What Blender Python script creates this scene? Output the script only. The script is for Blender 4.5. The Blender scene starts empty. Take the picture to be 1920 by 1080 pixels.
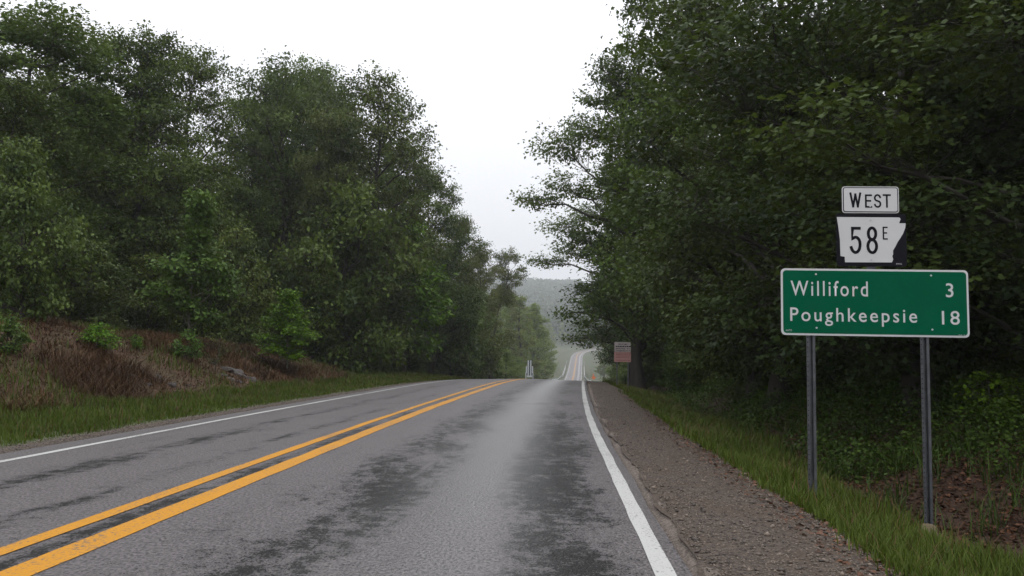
import bpy, math, random
import numpy as np
from mathutils import Vector, Matrix

S = bpy.context.scene
COL = S.collection
rng = np.random.default_rng(11)
random.seed(11)
F_PX = 1536.0
EYE = 1.15

# ------------------------------------------------------------------ camera, world, sun, exposure
def camera_basis(roll_deg, vp):
    r = math.radians(roll_deg)
    dx, dy = vp[0] - 960, 540 - vp[1]
    ux = dx * math.cos(r) - dy * math.sin(r); uy = dx * math.sin(r) + dy * math.cos(r)
    p = math.atan(-uy / F_PX); y = math.atan(ux / F_PX * math.cos(p))
    fw = Vector((-math.sin(y) * math.cos(p), math.cos(y) * math.cos(p), math.sin(p)))
    rt = Vector((math.cos(y), math.sin(y), 0)); up = rt.cross(fw)
    return fw, rt * math.cos(r) + up * math.sin(r), up * math.cos(r) - rt * math.sin(r)
FW, RT, UP = camera_basis(0.7, (1050, 667))
cam = bpy.data.cameras.new('camera'); cam_o = bpy.data.objects.new('camera', cam); COL.objects.link(cam_o)
cam.sensor_width = 36; cam.lens = 36 * F_PX / 1920; cam.clip_start = 0.05; cam.clip_end = 6000
m = Matrix((RT, UP, -FW)).transposed().to_4x4(); m.translation = (0, 0, EYE); cam_o.matrix_world = m
S.camera = cam_o

W = bpy.data.worlds.new('World'); S.world = W; W.use_nodes = True
wn = W.node_tree; wn.nodes.clear()
def wnode(t, **k):
    n = wn.nodes.new(t)
    for a, b in k.items(): setattr(n, a, b)
    return n
sky = wnode('ShaderNodeTexSky', sky_type='NISHITA', sun_disc=False, sun_elevation=math.radians(58), sun_rotation=math.radians(25))
hsv = wnode('ShaderNodeHueSaturation'); hsv.inputs['Saturation'].default_value = 0.05; hsv.inputs['Value'].default_value = 1.0
tc = wnode('ShaderNodeTexCoord'); sx = wnode('ShaderNodeSeparateXYZ')
mr = wnode('ShaderNodeMapRange'); mr.inputs['From Min'].default_value = 0; mr.inputs['From Max'].default_value = 1
mr.inputs['To Min'].default_value = 0.25; mr.inputs['To Max'].default_value = 1.0          # overcast sky: zenith three times the horizon
cl = wnode('ShaderNodeMix', data_type='RGBA', blend_type='MULTIPLY'); cl.inputs[0].default_value = 1
OVERCAST = 26.0
cl.inputs[6].default_value = (OVERCAST * .975, OVERCAST * .985, OVERCAST * 1.03, 1)
mx = wnode('ShaderNodeMix', data_type='RGBA'); mx.inputs[0].default_value = 0.9
bg = wnode('ShaderNodeBackground'); bg.inputs['Strength'].default_value = 0.1
out = wnode('ShaderNodeOutputWorld')
L = wn.links.new
L(sky.outputs[0], hsv.inputs['Color']); L(tc.outputs['Generated'], sx.inputs[0]); L(sx.outputs['Z'], mr.inputs['Value'])
L(mr.outputs[0], cl.inputs[7]); L(hsv.outputs[0], mx.inputs[6]); L(cl.outputs[2], mx.inputs[7])
L(mx.outputs[2], bg.inputs['Color']); L(bg.outputs[0], out.inputs['Surface'])

sun = bpy.data.lights.new('sun', 'SUN'); sun.energy = 0.5; sun.angle = math.radians(40); sun.color = (1, .97, .93)
sun_o = bpy.data.objects.new('sun', sun); COL.objects.link(sun_o)
sun_o.rotation_euler = (math.radians(32), 0, math.radians(155))

S.view_settings.view_transform = 'Standard'; S.view_settings.look = 'None'
S.view_settings.exposure = 0.0; S.view_settings.gamma = 1.0; S.view_settings.use_curve_mapping = False
S.render.engine = 'CYCLES'
cy = S.cycles
cy.use_denoising = True; cy.max_bounces = 6; cy.diffuse_bounces = 3; cy.glossy_bounces = 2; cy.transmission_bounces = 4
cy.volume_bounces = 1; cy.transparent_max_bounces = 4; cy.caustics_reflective = False; cy.caustics_refractive = False
cy.use_adaptive_sampling = True; cy.adaptive_threshold = 0.02

# ------------------------------------------------------------------ helpers
def mesh_np(name, verts, faces, mat=None, attrs=None, uv=None, smooth=False):
    """faces: (M,k) int array, all of one size"""
    me = bpy.data.meshes.new(name)
    verts = np.asarray(verts, np.float32); faces = np.asarray(faces, np.int32)
    k = faces.shape[1]; n = len(faces)
    me.vertices.add(len(verts)); me.vertices.foreach_set('co', verts.ravel())
    me.loops.add(n * k); me.loops.foreach_set('vertex_index', faces.ravel())
    me.polygons.add(n); me.polygons.foreach_set('loop_start', np.arange(0, n * k, k, dtype=np.int32))
    if smooth: me.polygons.foreach_set('use_smooth', np.ones(n, bool))
    if uv is not None:
        l = me.uv_layers.new(name='UVMap'); l.data.foreach_set('uv', np.asarray(uv, np.float32)[faces.ravel()].ravel())
    for an, av in (attrs or {}).items():
        a = me.attributes.new(an, 'FLOAT', 'POINT'); a.data.foreach_set('value', np.asarray(av, np.float32))
    me.update(calc_edges=True)
    if mat: me.materials.append(mat)
    return me

def link(name, me, parent=None, **props):
    o = bpy.data.objects.new(name, me); COL.objects.link(o)
    if parent: o.parent = parent
    for k, v in props.items(): o[k] = v
    return o

def thing(name, label, category, loc=(0, 0, 0), rotz=0, group=None):
    o = bpy.data.objects.new(name, None); COL.objects.link(o); o.location = loc; o.rotation_euler = (0, 0, rotz)
    o['label'] = label; o['category'] = category
    if group: o['group'] = group
    return o

class MB:
    """collects simple solids into one mesh"""
    def __init__(s): s.v = []; s.f = []
    def add(s, v, f):
        b = len(s.v); s.v += [tuple(x) for x in v]; s.f += [tuple(i + b for i in q) for q in f]; return s
    def box(s, c, d, M=None):
        x, y, z = (q / 2 for q in d)
        v = [Vector((i * x, j * y, k * z)) for i in (-1, 1) for j in (-1, 1) for k in (-1, 1)]
        if M: v = [M @ q for q in v]
        v = [q + Vector(c) for q in v]
        return s.add(v, [(0, 1, 3, 2), (4, 6, 7, 5), (0, 4, 5, 1), (2, 3, 7, 6), (0, 2, 6, 4), (1, 5, 7, 3)])
    def prism(s, poly, y0, y1, o=(0, 0, 0)):
        """polygon in x,z pulled along y"""
        n = len(poly)
        v = [(p[0] + o[0], y0 + o[1], p[1] + o[2]) for p in poly] + [(p[0] + o[0], y1 + o[1], p[1] + o[2]) for p in poly]
        return s.add(v, [tuple(range(n)), tuple(range(2 * n - 1, n - 1, -1))] + [(i, i + n, (i + 1) % n + n, (i + 1) % n) for i in range(n)])
    def column(s, poly, z0, z1, o=(0, 0)):
        n = len(poly)
        v = [(p[0] + o[0], p[1] + o[1], z0) for p in poly] + [(p[0] + o[0], p[1] + o[1], z1) for p in poly]
        return s.add(v, [tuple(range(n - 1, -1, -1)), tuple(range(n, 2 * n))] + [(i, (i + 1) % n, (i + 1) % n + n, i + n) for i in range(n)])
    def mesh(s, name, mat):
        me = bpy.data.meshes.new(name); me.from_pydata(s.v, [], s.f); me.update()
        import bmesh
        bm = bmesh.new(); bm.from_mesh(me); bmesh.ops.recalc_face_normals(bm, faces=bm.faces); bm.to_mesh(me); bm.free()
        if mat: me.materials.append(mat)
        return me

def rounded(w, h, r, n=5):
    p = []
    for cx, cz, a0 in ((w/2 - r, h/2 - r, 0), (-w/2 + r, h/2 - r, 90), (-w/2 + r, -h/2 + r, 180), (w/2 - r, -h/2 + r, 270)):
        for i in range(n + 1):
            a = math.radians(a0 + 90 * i / n); p.append((cx + r * math.cos(a), cz + r * math.sin(a)))
    return p

# ---- materials
class Mat:
    def __init__(s, name):
        s.m = bpy.data.materials.new(name); s.m.use_nodes = True; s.t = s.m.node_tree; s.t.nodes.clear()
        s.out = s.n('ShaderNodeOutputMaterial')
    def n(s, t, **k):
        x = s.t.nodes.new(t)
        for a, b in k.items(): setattr(x, a, b)
        return x
    def put(s, sock, v):
        if isinstance(v, bpy.types.NodeSocket): s.t.links.new(v, sock)
        elif v is not None: sock.default_value = v
    def noise(s, vec, scale, detail=4, rough=.6):
        x = s.n('ShaderNodeTexNoise'); s.put(x.inputs['Vector'], vec); x.inputs['Scale'].default_value = scale
        x.inputs['Detail'].default_value = detail; x.inputs['Roughness'].default_value = rough; return x.outputs['Fac']
    def rng(s, v, a, b, c=0, d=1, smooth=False):
        x = s.n('ShaderNodeMapRange'); x.interpolation_type = 'SMOOTHSTEP' if smooth else 'LINEAR'
        s.put(x.inputs['Value'], v)
        for i, q in zip(('From Min', 'From Max', 'To Min', 'To Max'), (a, b, c, d)): s.put(x.inputs[i], q)
        return x.outputs[0]
    def math(s, op, a, b=None):
        x = s.n('ShaderNodeMath', operation=op); s.put(x.inputs[0], a); s.put(x.inputs[1], b); return x.outputs[0]
    def mix(s, f, a, b, mode='MIX'):
        x = s.n('ShaderNodeMix', data_type='RGBA', blend_type=mode); s.put(x.inputs[0], f)
        s.put(x.inputs[6], (*a, 1) if isinstance(a, tuple) and len(a) == 3 else a); s.put(x.inputs[7], (*b, 1) if isinstance(b, tuple) and len(b) == 3 else b)
        return x.outputs[2]
    def attr(s, name): 
        x = s.n('ShaderNodeAttribute'); x.attribute_name = name; return x.outputs['Fac']
    def scale(s, vec, sc):
        x = s.n('ShaderNodeVectorMath', operation='MULTIPLY'); s.put(x.inputs[0], vec); x.inputs[1].default_value = sc; return x.outputs[0]
    def obj(s): return s.n('ShaderNodeTexCoord').outputs['Object']
    def pos(s): return s.n('ShaderNodeNewGeometry').outputs['Position']
    def bump(s, h, strength, dist):
        x = s.n('ShaderNodeBump'); s.put(x.inputs['Height'], h); x.inputs['Strength'].default_value = strength; x.inputs['Distance'].default_value = dist
        return x.outputs[0]
    def bsdf(s, color, rough=.6, spec=.5, metal=0, normal=None):
        x = s.n('ShaderNodeBsdfPrincipled')
        s.put(x.inputs['Base Color'], (*color, 1) if isinstance(color, tuple) else color); s.put(x.inputs['Roughness'], rough)
        s.put(x.inputs['Specular IOR Level'], spec); s.put(x.inputs['Metallic'], metal)
        if normal: s.put(x.inputs['Normal'], normal)
        return x.outputs[0]
    def done(s, sh): s.t.links.new(sh, s.out.inputs['Surface']); return s.m

def simple(name, c, rough=.6, spec=.4, metal=0, var=.25, sc=8, dark=.6):
    q = Mat(name); f = q.noise(q.obj(), sc)
    col = q.mix(q.rng(f, .35, .7), c, tuple(x * (1 - var) for x in c))
    return q.done(q.bsdf(col, rough, spec, metal, q.bump(q.noise(q.obj(), sc * 6), .15, .01)))

def leaf_mat(name, dark, light, trans=.26, rough=.5):
    q = Mat(name); oi = q.n('ShaderNodeObjectInfo').outputs['Random']
    v = q.attr('v')
    col = q.mix(v, dark, light)
    h = q.n('ShaderNodeHueSaturation'); q.put(h.inputs['Color'], col)
    q.put(h.inputs['Hue'], q.rng(oi, 0, 1, .478, .512)); q.put(h.inputs['Value'], q.rng(q.math('FRACT', q.math('MULTIPLY', oi, 7.3)), 0, 1, .85, 1.3))
    q.put(h.inputs['Saturation'], q.rng(q.math('FRACT', q.math('MULTIPLY', oi, 3.7)), 0, 1, .92, 1.08))
    a = q.bsdf(h.outputs[0], rough, .16)
    t = q.n('ShaderNodeBsdfTranslucent'); q.put(t.inputs['Color'], q.mix(.5, h.outputs[0], (.12, .16, .02)))
    mxs = q.n('ShaderNodeMixShader'); mxs.inputs[0].default_value = trans
    q.t.links.new(a, mxs.inputs[1]); q.t.links.new(t.outputs[0], mxs.inputs[2])
    return q.done(mxs.outputs[0])

def bark_mat(name, c):
    q = Mat(name); o = q.scale(q.obj(), (1, 1, .25)); f = q.noise(o, 9, 6)
    return q.done(q.bsdf(q.mix(q.rng(f, .3, .7), tuple(x * .5 for x in c), c), .85, .2, 0, q.bump(f, .8, .03)))

M_LEAF = leaf_mat('oak_leaf', (.018, .040, .007), (.108, .155, .034))
M_LEAF_NEAR = leaf_mat('oak_leaf_close', (.012, .027, .005), (.080, .124, .025))
M_LEAF_BRIGHT = leaf_mat('young_leaf', (.045, .10, .010), (.10, .19, .02))
M_LEAF_OLIVE = leaf_mat('olive_leaf', (.05, .066, .012), (.125, .14, .036))
M_LEAF_RIDGE = leaf_mat('ridge_leaf', (.016, .030, .012), (.045, .07, .028))
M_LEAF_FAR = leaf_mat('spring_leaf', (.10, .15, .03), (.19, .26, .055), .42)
M_BARK = bark_mat('bark', (.06, .054, .045))
M_BARK_PALE = bark_mat('pale_bark', (.15, .135, .11))

# ------------------------------------------------------------------ terrain
def hermite(xs, ys):
    xs = np.array(xs, float); ys = np.array(ys, float)
    h = np.diff(xs); d = np.diff(ys) / h
    s = np.empty_like(ys); s[0] = d[0]; s[-1] = d[-1]
    s[1:-1] = (d[:-1] * h[1:] + d[1:] * h[:-1]) / (h[1:] + h[:-1])
    def f(x):
        x = np.asarray(x, float); xc = np.clip(x, xs[0], xs[-1])
        i = np.clip(np.searchsorted(xs, xc) - 1, 0, len(h) - 1); t = (xc - xs[i]) / h[i]
        t2, t3 = t * t, t * t * t
        y = (2*t3 - 3*t2 + 1) * ys[i] + (t3 - 2*t2 + t) * h[i] * s[i] + (-2*t3 + 3*t2) * ys[i+1] + (t3 - t2) * h[i] * s[i+1]
        return y + np.where(x > xs[-1], (x - xs[-1]) * s[-1], 0) + np.where(x < xs[0], (x - xs[0]) * s[0], 0)
    return f
road_c = hermite([-60, -20, 0, 16, 26, 40, 52, 100, 200, 322, 359, 404, 434, 500, 560, 620, 700],
                 [-2.8, -2.8, -2.8, -2.8, -2.62, -2.25, -1.9, -.55, 2.0, 4.9, 6.1, 7.3, 8.2, 10.5, 15.3, 26, 52])
road_z0 = hermite([49, 52, 70, 90, 125, 200, 260, 322, 359, 404, 434, 500, 560, 700, 1400],
                  [-.30, -.392, -1.25, -2.15, -3.6, -6.6, -8.35, -8.25, -6.75, -4.6, -2.7, 1.5, 3.9, 9, 30])
def road_z(Y):
    Y = np.asarray(Y, float)
    return np.where(Y < 50, -6.8e-4 * np.maximum(Y - 28, 0) ** 2, road_z0(Y))
def crown(u): return .06 - .02 * np.abs(u)

def vnoise(x, y, s, seed=0):
    """smooth value noise"""
    x = np.asarray(x, float) / s; y = np.asarray(y, float) / s
    xi = np.floor(x).astype(np.int64); yi = np.floor(y).astype(np.int64); fx = x - xi; fy = y - yi
    fx = fx * fx * (3 - 2 * fx); fy = fy * fy * (3 - 2 * fy)
    def h(a, b):
        n = (a * 374761393 + b * 668265263 + seed * 982451653) & 0xffffffff
        n = ((n ^ (n >> 13)) * 1274126177) & 0xffffffff
        return ((n ^ (n >> 16)) & 0xffff) / 65535.0
    return (h(xi, yi) * (1 - fx) + h(xi + 1, yi) * fx) * (1 - fy) + (h(xi, yi + 1) * (1 - fx) + h(xi + 1, yi + 1) * fx) * fy
def fbm(x, y, s, seed=0): return vnoise(x, y, s, seed) * .55 + vnoise(x, y, s / 2.1, seed + 1) * .3 + vnoise(x, y, s / 4.3, seed + 2) * .15
def sstep(x, a, b):
    t = np.clip((np.asarray(x, float) - a) / (b - a), 0, 1); return t * t * (3 - 2 * t)

BANK = hermite([-60, 0, 19, 25, 32, 42, 52, 70, 110], [1.3, 1.6, 1.75, 1.5, 1.05, .5, .3, .35, .6])
def terrain(X, Y, under_road=True):
    X = np.asarray(X, float); Y = np.asarray(Y, float)
    u = X - road_c(Y); z = road_z(Y)
    r = np.interp(u, [3.45, 3.5, 3.6, 4.7, 5.5, 6.8, 7.3, 8.5, 10, 12, 16, 25, 60, 300], [-.12, -.10, -.02, -.08, -.37, -.68, -.70, -.22, .25, .62, 1.1, 2.2, 7, 14])
    ub = [-300, -80, -30, -15, -10.2, -9.0, -7.6, -6.4, -5.3, -3.8, -3.4, -3.3]
    base = np.interp(u, ub, [16, 9, 2.6, .35, 0, 0, 0, .12, -.04, -.05, -.03, -.12])
    hb = np.interp(u, ub, [1, 1, 1, 1, 1, .85, .4, 0, 0, 0, 0, 0])
    l = base + hb * np.minimum(BANK(Y), 1.8)
    z = z + np.where(u > 0, r, l)
    z = np.where((u < 3.46) & (u > -3.31), road_z(Y) - .12, z)
    n = np.where(u > 0, sstep(u, 4.6, 8), sstep(-u, 5.0, 8.0))
    z = z + n * ((fbm(X, Y, 2.4, 5) - .5) * .45 + (fbm(X, Y, .7, 9) - .5) * .16) + n * (fbm(X, Y, 14, 3) - .5) * .6 * sstep(np.abs(u), 10, 20)
    # creek under the bridge, hill beyond the bend
    z = z - 4.5 * np.exp(-((Y - 370) / 16.0) ** 2) * sstep(np.abs(u), 4.2, 8)
    hill = sstep(Y, 600, 1750) * (84 + 18 * (fbm(X, Y, 260, 21) - .5))
    z = z + hill * sstep(np.abs(u), 8, 60)
    return z

def make_ground():
    ys = np.concatenate([np.arange(-60, -4, 4), np.arange(-4, 30, .3), np.arange(30, 62, .6), np.arange(62, 130, 2), np.arange(130, 320, 5), np.arange(320, 420, 3), np.arange(420, 800, 10), np.arange(800, 2101, 40)])
    us = np.concatenate([-np.array([900, 600, 400, 280, 200, 150, 110, 80, 60, 45, 36, 30, 26, 23, 20.]), np.arange(-18, -3.6, .3), [-3.45, -3.31, -3.2, -1.5, 0, 1.5, 3.3, 3.46, 3.5, 3.6], np.arange(3.9, 14, .3), [15, 16, 17.5, 19, 21, 23, 26, 30, 36, 45, 60, 80, 110, 150, 200, 280, 400, 600, 900]])
    YY, UU = np.meshgrid(ys, us, indexing='ij')
    XX = UU + road_c(np.minimum(YY, 640)) * np.exp(-np.abs(UU) / 400)
    ZZ = terrain(XX, YY)
    u2 = XX - road_c(YY)
    v = np.stack([XX, YY, ZZ], -1).reshape(-1, 3)
    ny, nu = len(ys), len(us)
    i = np.arange(ny - 1)[:, None] * nu + np.arange(nu - 1)[None]
    f = np.stack([i, i + 1, i + nu + 1, i + nu], -1).reshape(-1, 4)
    q = Mat('ground'); uvn = q.n('ShaderNodeUVMap').outputs[0]; sp = q.n('ShaderNodeSeparateXYZ'); q.put(sp.inputs[0], uvn)
    u = sp.outputs[0]; Yv = sp.outputs[1]; P = q.pos()
    n1 = q.noise(P, 1.1, 5); n2 = q.noise(P, 7, 5); n3 = q.noise(P, 40, 4, .7); n0 = q.noise(P, .25, 3)
    uj = q.math('ADD', u, q.math('MULTIPLY', q.math('SUBTRACT', n1, .5), 1.6))
    litter = q.mix(q.rng(n2, .3, .7), q.mix(n3, (.018, .010, .007), (.06, .032, .02)), q.mix(n3, (.03, .018, .012), (.085, .048, .03)))
    bank = q.mix(q.rng(n1, .35, .65), q.mix(n3, (.04, .02, .012), (.12, .062, .036)), q.mix(n3, (.04, .03, .014), (.09, .07, .03)))
    grassy = q.mix(q.rng(n2, .3, .7), q.mix(n3, (.02, .032, .008), (.05, .075, .02)), q.mix(n3, (.035, .05, .012), (.075, .09, .03)))
    gravel = q.mix(q.rng(n3, .35, .65), (.06, .045, .036), (.2, .165, .14))
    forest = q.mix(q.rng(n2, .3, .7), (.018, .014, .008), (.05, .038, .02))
    # right: grass 4.8..7, litter beyond ; left: grass -3.9..-7, bank beyond
    right = q.mix(q.rng(uj, 6.6, 7.2), q.mix(q.rng(uj, 4.5, 5.0), gravel, grassy), litter)
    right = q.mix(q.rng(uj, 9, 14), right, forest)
    left = q.mix(q.rng(uj, -5.9, -6.5), q.mix(q.rng(uj, -3.7, -4.2), gravel, grassy), q.mix(q.rng(Yv, 30, 40), bank, grassy))
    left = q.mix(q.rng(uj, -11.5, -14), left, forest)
    near = q.mix(q.rng(u, -.1, .1), left, right)
    far = q.mix(n0, (.035, .042, .018), (.06, .07, .03))
    col = q.mix(q.rng(Yv, 200, 300), near, far)
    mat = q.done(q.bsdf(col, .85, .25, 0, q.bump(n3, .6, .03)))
    me = mesh_np('ground', v, f, mat, uv=np.stack([u2.ravel(), YY.ravel()], -1), smooth=True)
    link('ground', me, kind='structure')
make_ground()

def strip(name, ul, ur, y0, y1, dy, dz, mat, nu=1, wob=0, parent=None, seed=1, zf=None):
    ys = np.arange(y0, y1 + dy * .5, dy) if np.isscalar(dy) else dy
    t = np.linspace(0, 1, nu + 1)
    w = (fbm(ys, ys * 0 + seed, .55, seed) - .5) * wob; w2 = (fbm(ys, ys * 0 + seed + 7, .6, seed + 3) - .5) * wob
    big = (fbm(ys, ys * 0 + 3 * seed, 9, seed + 11) - .5) * wob * 2
    UU = (ul + w + big)[:, None] * (1 - t) + (ur + w2 + big)[:, None] * t
    YY = np.repeat(ys[:, None], nu + 1, 1)
    XX = UU + road_c(YY); ZZ = (road_z(YY) + crown(UU) if zf is None else zf(UU, YY)) + dz
    v = np.stack([XX, YY, ZZ], -1).reshape(-1, 3); n = nu + 1
    i = np.arange(len(ys) - 1)[:, None] * n + np.arange(nu)[None]
    f = np.stack([i, i + 1, i + n + 1, i + n], -1).reshape(-1, 4)
    return mesh_np(name, v, f, mat, uv=np.stack([UU.ravel(), YY.ravel()], -1), smooth=True)

def road_colour(q, wear_only=False):
    uvn = q.n('ShaderNodeUVMap').outputs[0]; sp = q.n('ShaderNodeSeparateXYZ'); q.put(sp.inputs[0], uvn); u = sp.outputs[0]
    streak = q.noise(q.scale(uvn, (2.3, .62, 1)), 1.0, 8, .75)
    blot = q.noise(q.scale(uvn, (1, .6, 1)), .55, 3, .5)
    fine = q.noise(q.scale(uvn, (1.25, .8, 1)), 42, 2, .6); mid = q.noise(q.scale(uvn, (1, 1, 1)), 6.5, 6, .72)
    return uvn, u, streak, blot, fine, mid

def sp_y(q, uvn):
    sp = q.n('ShaderNodeSeparateXYZ'); q.put(sp.inputs[0], uvn); return sp.outputs[1]
def make_road():
    q = Mat('asphalt'); uvn, u, streak, blot, fine, mid = road_colour(q)
    # flushed binder in the right-hand wheel paths, scattered elsewhere
    def lump(c, w):
        return q.rng(q.math('ABSOLUTE', q.math('SUBTRACT', u, c)), 0, w, 1, 0, True)
    paths = q.math('MAXIMUM', q.math('MULTIPLY', lump(1.35, .8), 1.0), q.math('MULTIPLY', lump(2.75, .75), 1.0))
    paths = q.math('MAXIMUM', paths, q.math('MULTIPLY', lump(-1.75, .42), .72))
    paths = q.math('MAXIMUM', paths, q.math('MULTIPLY', lump(-.75, .25), .55))
    paths = q.math('MAXIMUM', paths, q.math('MULTIPLY', lump(0, .2), .8))
    vv = sp_y(q, uvn); amount = q.math('MULTIPLY', q.math('MULTIPLY', paths, q.rng(blot, .32, .54, .25, 1.0)), q.rng(vv, 7, 22, 1.0, .55, True))
    thr = q.math('SUBTRACT', .792, q.math('MULTIPLY', amount, .285))
    d = q.math('SUBTRACT', q.math('ADD', q.math('MULTIPLY', streak, .75), q.math('ADD', q.math('MULTIPLY', mid, .75), q.math('MULTIPLY', q.math('SUBTRACT', fine, .5), .8))), q.math('ADD', thr, .13))
    dark = q.rng(d, -.012, .018)
    chips = q.rng(fine, .36, .64)
    stone = q.mix(chips, q.mix(mid, (.013, .0115, .0115), (.033, .030, .030)), q.mix(mid, (.108, .096, .097), (.157, .14, .141)))
    tar = q.mix(chips, (.003, .003, .003), (.017, .016, .016))
    dark = q.math('MULTIPLY', dark, q.rng(lump(2.08, .42), 0, 1, 1, .15))
    col = q.mix(dark, stone, tar)
    wet = q.math('MULTIPLY', lump(2.05, .85), q.rng(blot, .15, .4, .4, 1))
    rough = q.math('SUBTRACT', q.math('SUBTRACT', .52, q.math('MULTIPLY', wet, .22)), q.math('MULTIPLY', dark, .06))
    nb = q.bump(q.math('MULTIPLY', fine, q.rng(wet, 0, 1, 1, .7)), .75, .008)
    mat = q.done(q.bsdf(col, rough, q.math('SUBTRACT', q.rng(wet, 0, 1, .28, .5), q.math('MULTIPLY', dark, .2)), 0, nb))
    ys = np.concatenate([np.arange(-40, 130, .5), np.arange(130, 641, 3)])
    me = strip('road', -3.32, 3.53, 0, 0, ys, 0, mat, 20, .05, seed=2)
    rd = link('road', me, kind='structure')
    # markings
    def paint(name, c, worn):
        p = Mat(name); uvn, u, streak, blot, fine, mid = road_colour(p)
        f = p.rng(p.math('ADD', p.math('MULTIPLY', fine, .6), p.math('MULTIPLY', streak, .5)), .575, .675)
        col = p.mix(p.math('MULTIPLY', f, worn), p.mix(mid, tuple(x * .86 for x in c), c), (.09, .085, .08))
        return p.done(p.bsdf(col, .55, .2, 0, p.bump(fine, .5, .004)))
    white = paint('white_paint', (.42, .42, .40), .95); yellow = paint('yellow_paint', (.48, .21, .003), .9)
    ysm = np.concatenate([np.arange(-20, 60, .2), np.arange(60, 641, 2)])
    for nm, a, b, mt, sd in (('edge_line', 3.31, 3.425, white, 3), ('edge_line', -2.91, -2.80, white, 4),
                             ('centre_line', .08, .265, yellow, 5), ('centre_line', -.265, -.135, yellow, 6)):
        link(nm, strip(nm, a, b, 0, 0, ysm, .004, mt, 1, .022, seed=sd), rd)
    # gravel shoulders
    g = Mat('gravel'); P = g.pos(); n1 = g.noise(P, 1.3, 4); n3 = g.noise(P, 55, 3, .7)
    vo = g.n('ShaderNodeTexVoronoi'); g.put(vo.inputs['Vector'], P); vo.inputs['Scale'].default_value = 38
    vc = g.n('ShaderNodeSeparateColor'); g.put(vc.inputs[0], vo.outputs['Color'])
    c = g.mix(g.rng(vc.outputs[0], .0, 1), (.03, .022, .016), (.13, .098, .074))
    c = g.mix(g.rng(n3, .35, .7), (.036, .023, .016), c)
    c = g.mix(g.rng(n1, .42, .68), c, (.055, .034, .02))
    gm = g.done(g.bsdf(c, .7, .35, 0, g.bump(g.math('ADD', g.math('MULTIPLY', vo.outputs['Distance'], -1), n3), .9, .012)))
    ysg = np.concatenate([np.arange(-20, 70, .3), np.arange(70, 330, 4)])
    def zr(u, y): return terrain(u + road_c(y), y) + .006
    link('gravel_shoulder', strip('gravel_shoulder', 3.58, 4.85, 0, 0, ysg, .006, gm, 6, .16, seed=8, zf=lambda u, y: np.maximum(zr(u, y), road_z(y) + crown(u) - .05 - .09 * np.maximum(u - 4.4, 0)))).__setitem__('kind', 'structure')
    link('gravel_shoulder', strip('gravel_shoulder', -3.9, -3.36, 0, 0, ysg, .004, gm, 4, .14, seed=9, zf=lambda u, y: np.maximum(zr(u, y), road_z(y) - .045))).__setitem__('kind', 'structure')
make_road()

def pix_ray(x, y): return FW * F_PX + RT * (x - 960) + UP * (540 - y)
def on_plane(x, y, Y):
    d = pix_ray(x, y); k = Y / d.y; return Vector((d.x * k, Y, EYE + d.z * k))
def on_ground(x, y):
    d = pix_ray(x, y); d = d / d.y
    Y = np.concatenate([np.arange(2, 80, .05), np.arange(80, 500, .5)])
    hit = np.nonzero(EYE + d.z * Y < terrain(d.x * Y, Y))[0]
    if not len(hit): return None
    Y0 = float(Y[hit[0]]); return Vector((d.x * Y0, Y0, float(terrain(d.x * Y0, Y0))))
def gz(x, y): return float(terrain(x, y))
def px_of(p):
    v = Vector(p) - Vector((0, 0, EYE)); w = v.dot(FW); return 960 + F_PX * v.dot(RT) / w, 540 - F_PX * v.dot(UP) / w

# ------------------------------------------------------------------ trees
LEAF_RHOMB = (np.array([(0, 0, 0), (.33, .45, .12), (0, 1, -.08), (-.33, .5, .12)]), np.array([(0, 1, 2), (0, 2, 3)]))
_ol = [(.29, .2), (.15, .42), (.44, .62)]
_v = [(0, .45, 0), (0, 0, 0)] + [(x, y, .22 * x - .12 * y * y) for x, y in _ol] + [(0, 1, -.12)] + [(-x, y, .22 * x - .12 * y * y) for x, y in reversed(_ol)]
LEAF_LOBED = (np.array(_v), np.array([(0, i, i + 1) for i in range(1, len(_v) - 1)] + [(0, len(_v) - 1, 1)]))

class Wood:
    def __init__(s): s.v = []; s.f = []; s.n = 0
    def tube(s, pts, rad, k):
        pts = np.asarray(pts, float); rad = np.asarray(rad, float); n = len(pts)
        t = np.gradient(pts, axis=0); t /= np.linalg.norm(t, axis=1)[:, None] + 1e-9
        ref = np.where(np.abs(t[:, 2:3]) > .9, np.array([[1., 0, 0]]), np.array([[0, 0, 1.]]))
        a = np.cross(t, ref); a /= np.linalg.norm(a, axis=1)[:, None] + 1e-9; b = np.cross(t, a)
        th = np.arange(k) * 2 * np.pi / k
        ring = pts[:, None] + rad[:, None, None] * (np.cos(th)[None, :, None] * a[:, None] + np.sin(th)[None, :, None] * b[:, None])
        i = np.arange(n - 1)[:, None] * k + np.arange(k)[None]; j = np.arange(n - 1)[:, None] * k + (np.arange(k)[None] + 1) % k
        s.f.append(np.stack([i, j, j + k, i + k], -1).reshape(-1, 4) + s.n); s.v.append(ring.reshape(-1, 3)); s.n += n * k

def unit(a): return a / (np.linalg.norm(a, axis=-1, keepdims=True) + 1e-9)
def build_leaves(pos, axis, normal, size, v, tmpl, name, mat, width=1.0):
    T, Fc = tmpl; axis = unit(axis); side = unit(np.cross(axis, normal)); nr = np.cross(side, axis)
    V = pos[:, None] + size[:, None, None] * (T[None, :, 0:1] * width * side[:, None] + T[None, :, 1:2] * axis[:, None] + T[None, :, 2:3] * nr[:, None])
    k = len(T); f = (Fc[None] + (np.arange(len(pos)) * k)[:, None, None]).reshape(-1, 3)
    return mesh_np(name, V.reshape(-1, 3), f, mat, attrs={'v': np.repeat(v, k)})

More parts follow.
